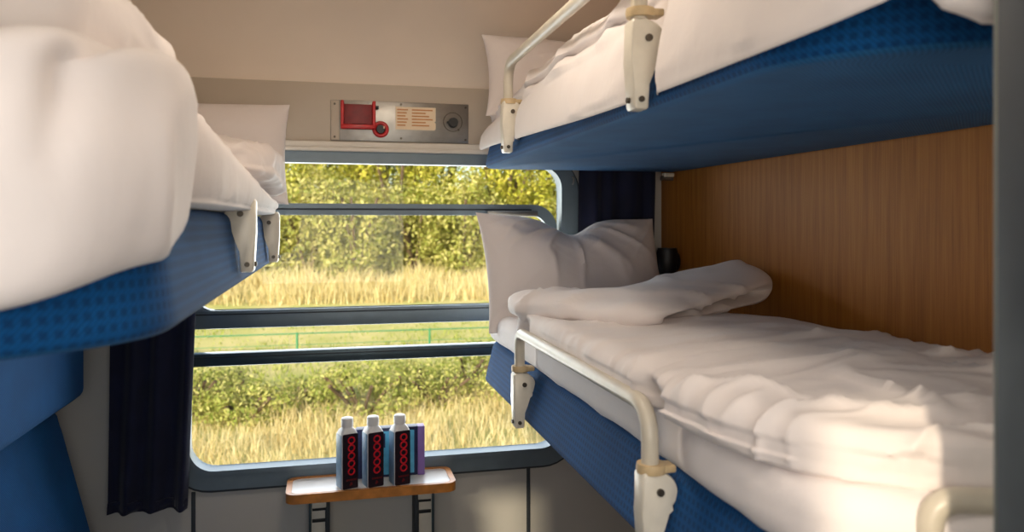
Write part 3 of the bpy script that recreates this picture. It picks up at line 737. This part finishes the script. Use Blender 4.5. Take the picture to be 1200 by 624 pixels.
def leaves(n, rx, ry, rz, size, seed, clumps=44):
    rnd = random.Random(seed); V, F = [], []
    C = []
    for _ in range(clumps):
        a = rnd.uniform(0, 2*PI); h = rnd.uniform(-.9, .95); q = math.sqrt(1-h*h)*rnd.uniform(.55, 1)
        C.append((Vector((rx*q*math.cos(a)*.8, ry*q*math.sin(a)*.8, rz*(1+h)*.8)), rnd.uniform(.22, .42)))
    for _ in range(n):
        c, r = rnd.choice(C); d = Vector((rnd.gauss(0, 1), rnd.gauss(0, 1), rnd.gauss(0, 1))).normalized()
        p = c+Vector((d.x*rx, d.y*ry, d.z*rz))*r*rnd.uniform(.75, 1.05); p.z = max(.03, p.z)
        s = size*rnd.uniform(.6, 1.4); nn = (d+Vector((rnd.gauss(0, .5), rnd.gauss(0, .5), rnd.gauss(0, .5)+.3))).normalized()
        u = nn.orthogonal().normalized(); u = Matrix.Rotation(rnd.uniform(0, 6.3), 3, nn) @ u; w_ = nn.cross(u)
        k = len(V); V += [tuple(p-u*s), tuple(p+w_*s*.42+nn*s*.12), tuple(p+u*s), tuple(p-w_*s*.42+nn*s*.12)]; F.append((k, k+1, k+2, k+3))
    return V, F
def stems(rx, rz, seed, n=6):
    rnd = random.Random(seed); S = []
    for _ in range(n):
        a = rnd.uniform(0, 6.3); q = rnd.uniform(.3, .8)
        S.append(tube(fillet([(0, 0, -.1), (rx*q*.4*math.cos(a), rx*q*.4*math.sin(a), rz*.6), (rx*q*math.cos(a), rx*q*math.sin(a), rz*1.3)], .3), .02+.012*rz, 6))
    return join(*S)
rnd = random.Random(3)
def mass(name, lab, spots, n, rx, ry, rz, size, mat, cat):
    L, S = [], []
    for i, (x, y, q) in enumerate(spots):
        V, F = leaves(n, rx*q, ry*q, rz*q, size, 100+i+len(name)); z = gz(y)-.05
        L.append(([(v[0]+x, v[1]+y, v[2]+z) for v in V], F))
        V, F = stems(rx*q, rz*q, 50+i); S.append(([(v[0]+x, v[1]+y, v[2]+z) for v in V], F))
    t = thing(name, lab, cat, (1, spots[0][1], gz(spots[0][1]))); t['kind'] = 'stuff'
    mk('foliage', join(*L), M[mat], t, angle=180); mk('stem', join(*S), M['bark'], t)
mass('hedge', 'tall dense yellow green hedge filling the top of the window view', [(-9+1.9*i+rnd.uniform(-.3, .3), 28+rnd.uniform(-.7, .9)+(1.6 if i % 2 else 0), rnd.uniform(.9, 1.12)) for i in range(13)], 14000, 1.9, 1.5, 3.3, .085, 'leafA', 'hedge')
mass('undergrowth', 'olive green undergrowth at the foot of the tall hedge', [(-8+1.75*i+rnd.uniform(-.4, .4), 25.9+rnd.uniform(-.5, .6), rnd.uniform(.75, 1.15)) for i in range(12)], 4600, 1.5, 1.2, 1.9, .08, 'leafB', 'shrubs')
mass('scrub', 'low olive scrub on the bank in the lower window pane', [(-3.4+.62*i+rnd.uniform(-.2, .2), 11.3+rnd.uniform(-.5, .7)+(1.0 if i % 2 else 0), rnd.uniform(.7, 1.2)) for i in range(15)], 2600, .8, .6, .40, .032, 'leafC', 'shrubs')
def grass(n, x0, x1, y0, y1, h, wd, seed):
    r = random.Random(seed); V, F = [], []
    for _ in range(n):
        x, y = r.uniform(x0, x1), r.uniform(y0, y1); hh = h*r.uniform(.45, 1.2)*(.75+.5*noise.noise(Vector((x*.8, y*.8, seed)))); a = r.uniform(0, PI); lx, ly = r.gauss(0, .28)*hh, r.gauss(0, .28)*hh
        z = gz(y)-.03; k = len(V); dx, dy = math.cos(a)*wd, math.sin(a)*wd
        V += [(x-dx, y-dy, z), (x+dx, y+dy, z), (x+lx*.4+dx*.7, y+ly*.4+dy*.7, z+hh*.6), (x+lx*.4-dx*.7, y+ly*.4-dy*.7, z+hh*.6), (x+lx, y+ly, z+hh)]
        F += [(k, k+1, k+2, k+3), (k+3, k+2, k+4)]
    return V, F
for nm, args, mat, lab in (('dry_grass', (14000, -4, 6, 7.6, 12.2, .40, .006, 1), 'dry', 'straw coloured dry grass beside the track, in front of the low bushes'),
                          ('meadow_grass', (9000, -6, 9, 12.5, 20.5, .16, .012, 2), 'green', 'short green grass around the wire fence'),
                          ('tall_grass', (9000, -8, 12, 21.5, 25.5, .75, .014, 3), 'dry', 'tall dry grass at the foot of the hedge')):
    tag(mk(nm, grass(*args), M[mat], angle=180), lab, 'grass', kind='stuff')
fn = thing('fence', 'thin green wire fence across the meadow beyond the bushes', 'fence', (1, 15.6, gz(15.6)))
for i in range(9):
    x = -8.4+2.6*i; mk('post', tube([(x, 15.6, gz(15.6)-.05), (x, 15.6, -2.14)], .022, 8), M['fence'], fn)
for z in (-2.16, -2.38, -2.6): mk('wire', tube([(-8.6, 15.6, z), (12.6, 15.6, z)], .013 if z > -2.2 else .006, 6), M['fence'], fn)

# ------------------------------------------------------------------ light
wd = bpy.data.worlds.new('World'); sc.world = wd; wd.use_nodes = True; nt = wd.node_tree
bg = nt.nodes['Background']; sk_ = nt.nodes.new('ShaderNodeTexSky'); sk_.sky_type = 'NISHITA'; sk_.sun_disc = False
sk_.sun_elevation = math.radians(24); sk_.sun_rotation = math.radians(180+32); sk_.altitude = 100
nt.links.new(sk_.outputs[0], bg.inputs[0]); bg.inputs[1].default_value = .28
def light(name, kind, loc, energy, color=(1, 1, 1), size=None, direction=None):
    L = bpy.data.lights.new(name, kind); L.energy = energy; L.color = color
    o = bpy.data.objects.new(name, L); col.objects.link(o); o.location = (loc[0], loc[1], loc[2]+H)
    if kind == 'AREA': L.shape = 'RECTANGLE'; L.size, L.size_y = size
    if direction: o.rotation_euler = Vector(direction).to_track_quat('-Z', 'Y').to_euler()
    return o
az, el = math.radians(32), math.radians(20)
s_ = light('sun', 'SUN', (-5, -8, 6), 8, (1, .90, .74), None, (math.sin(az)*math.cos(el), math.cos(az)*math.cos(el), -math.sin(el)))
s_.data.angle = math.radians(2.2)
light('ceiling_fill_light', 'POINT', (.168, 1.25, ZC-.12), 6, (1, .88, .74)).data.shadow_soft_size = .07  # added point lamp that brightens the ceiling and the berths
light('corridor_overhead_fill', 'AREA', (-.1, .06, ZC-.03), 5, (1, .93, .86), (.9, .3), (0, 0, -1))  # invented overhead lamp without a fixture, added as corridor fill
light('corridor_fill', 'AREA', (.0, YC+.01, -.05), 7.6, (1, .97, .93), (1.0, .7), (0, 1, 0))  # added fill lamp behind the camera, stands in for corridor daylight
light('window_fill', 'AREA', (.17, YW+.12, -.25), 16, (.95, .97, 1), (1.1, .9), (0, -1, 0))  # added area lamp just outside the glass, stands in for daylight

# ------------------------------------------------------------------ camera
cd = bpy.data.cameras.new('camera'); cam = bpy.data.objects.new('camera', cd); col.objects.link(cam)
cam.location = (0, 0, H); cam.rotation_euler = (PI/2, 0, -math.radians(13.43)); cd.sensor_width = 36; cd.lens = 27
cd.shift_y = -50/1200; cd.clip_start = .02; cd.clip_end = 300
cd.dof.use_dof = True; cd.dof.focus_distance = 1.9; cd.dof.aperture_fstop = 4.5
sc.camera = cam
sc.view_settings.view_transform = 'Standard'; sc.view_settings.look = 'None'; sc.view_settings.gamma = 1
sc.view_settings.use_curve_mapping = False; sc.view_settings.exposure = 0
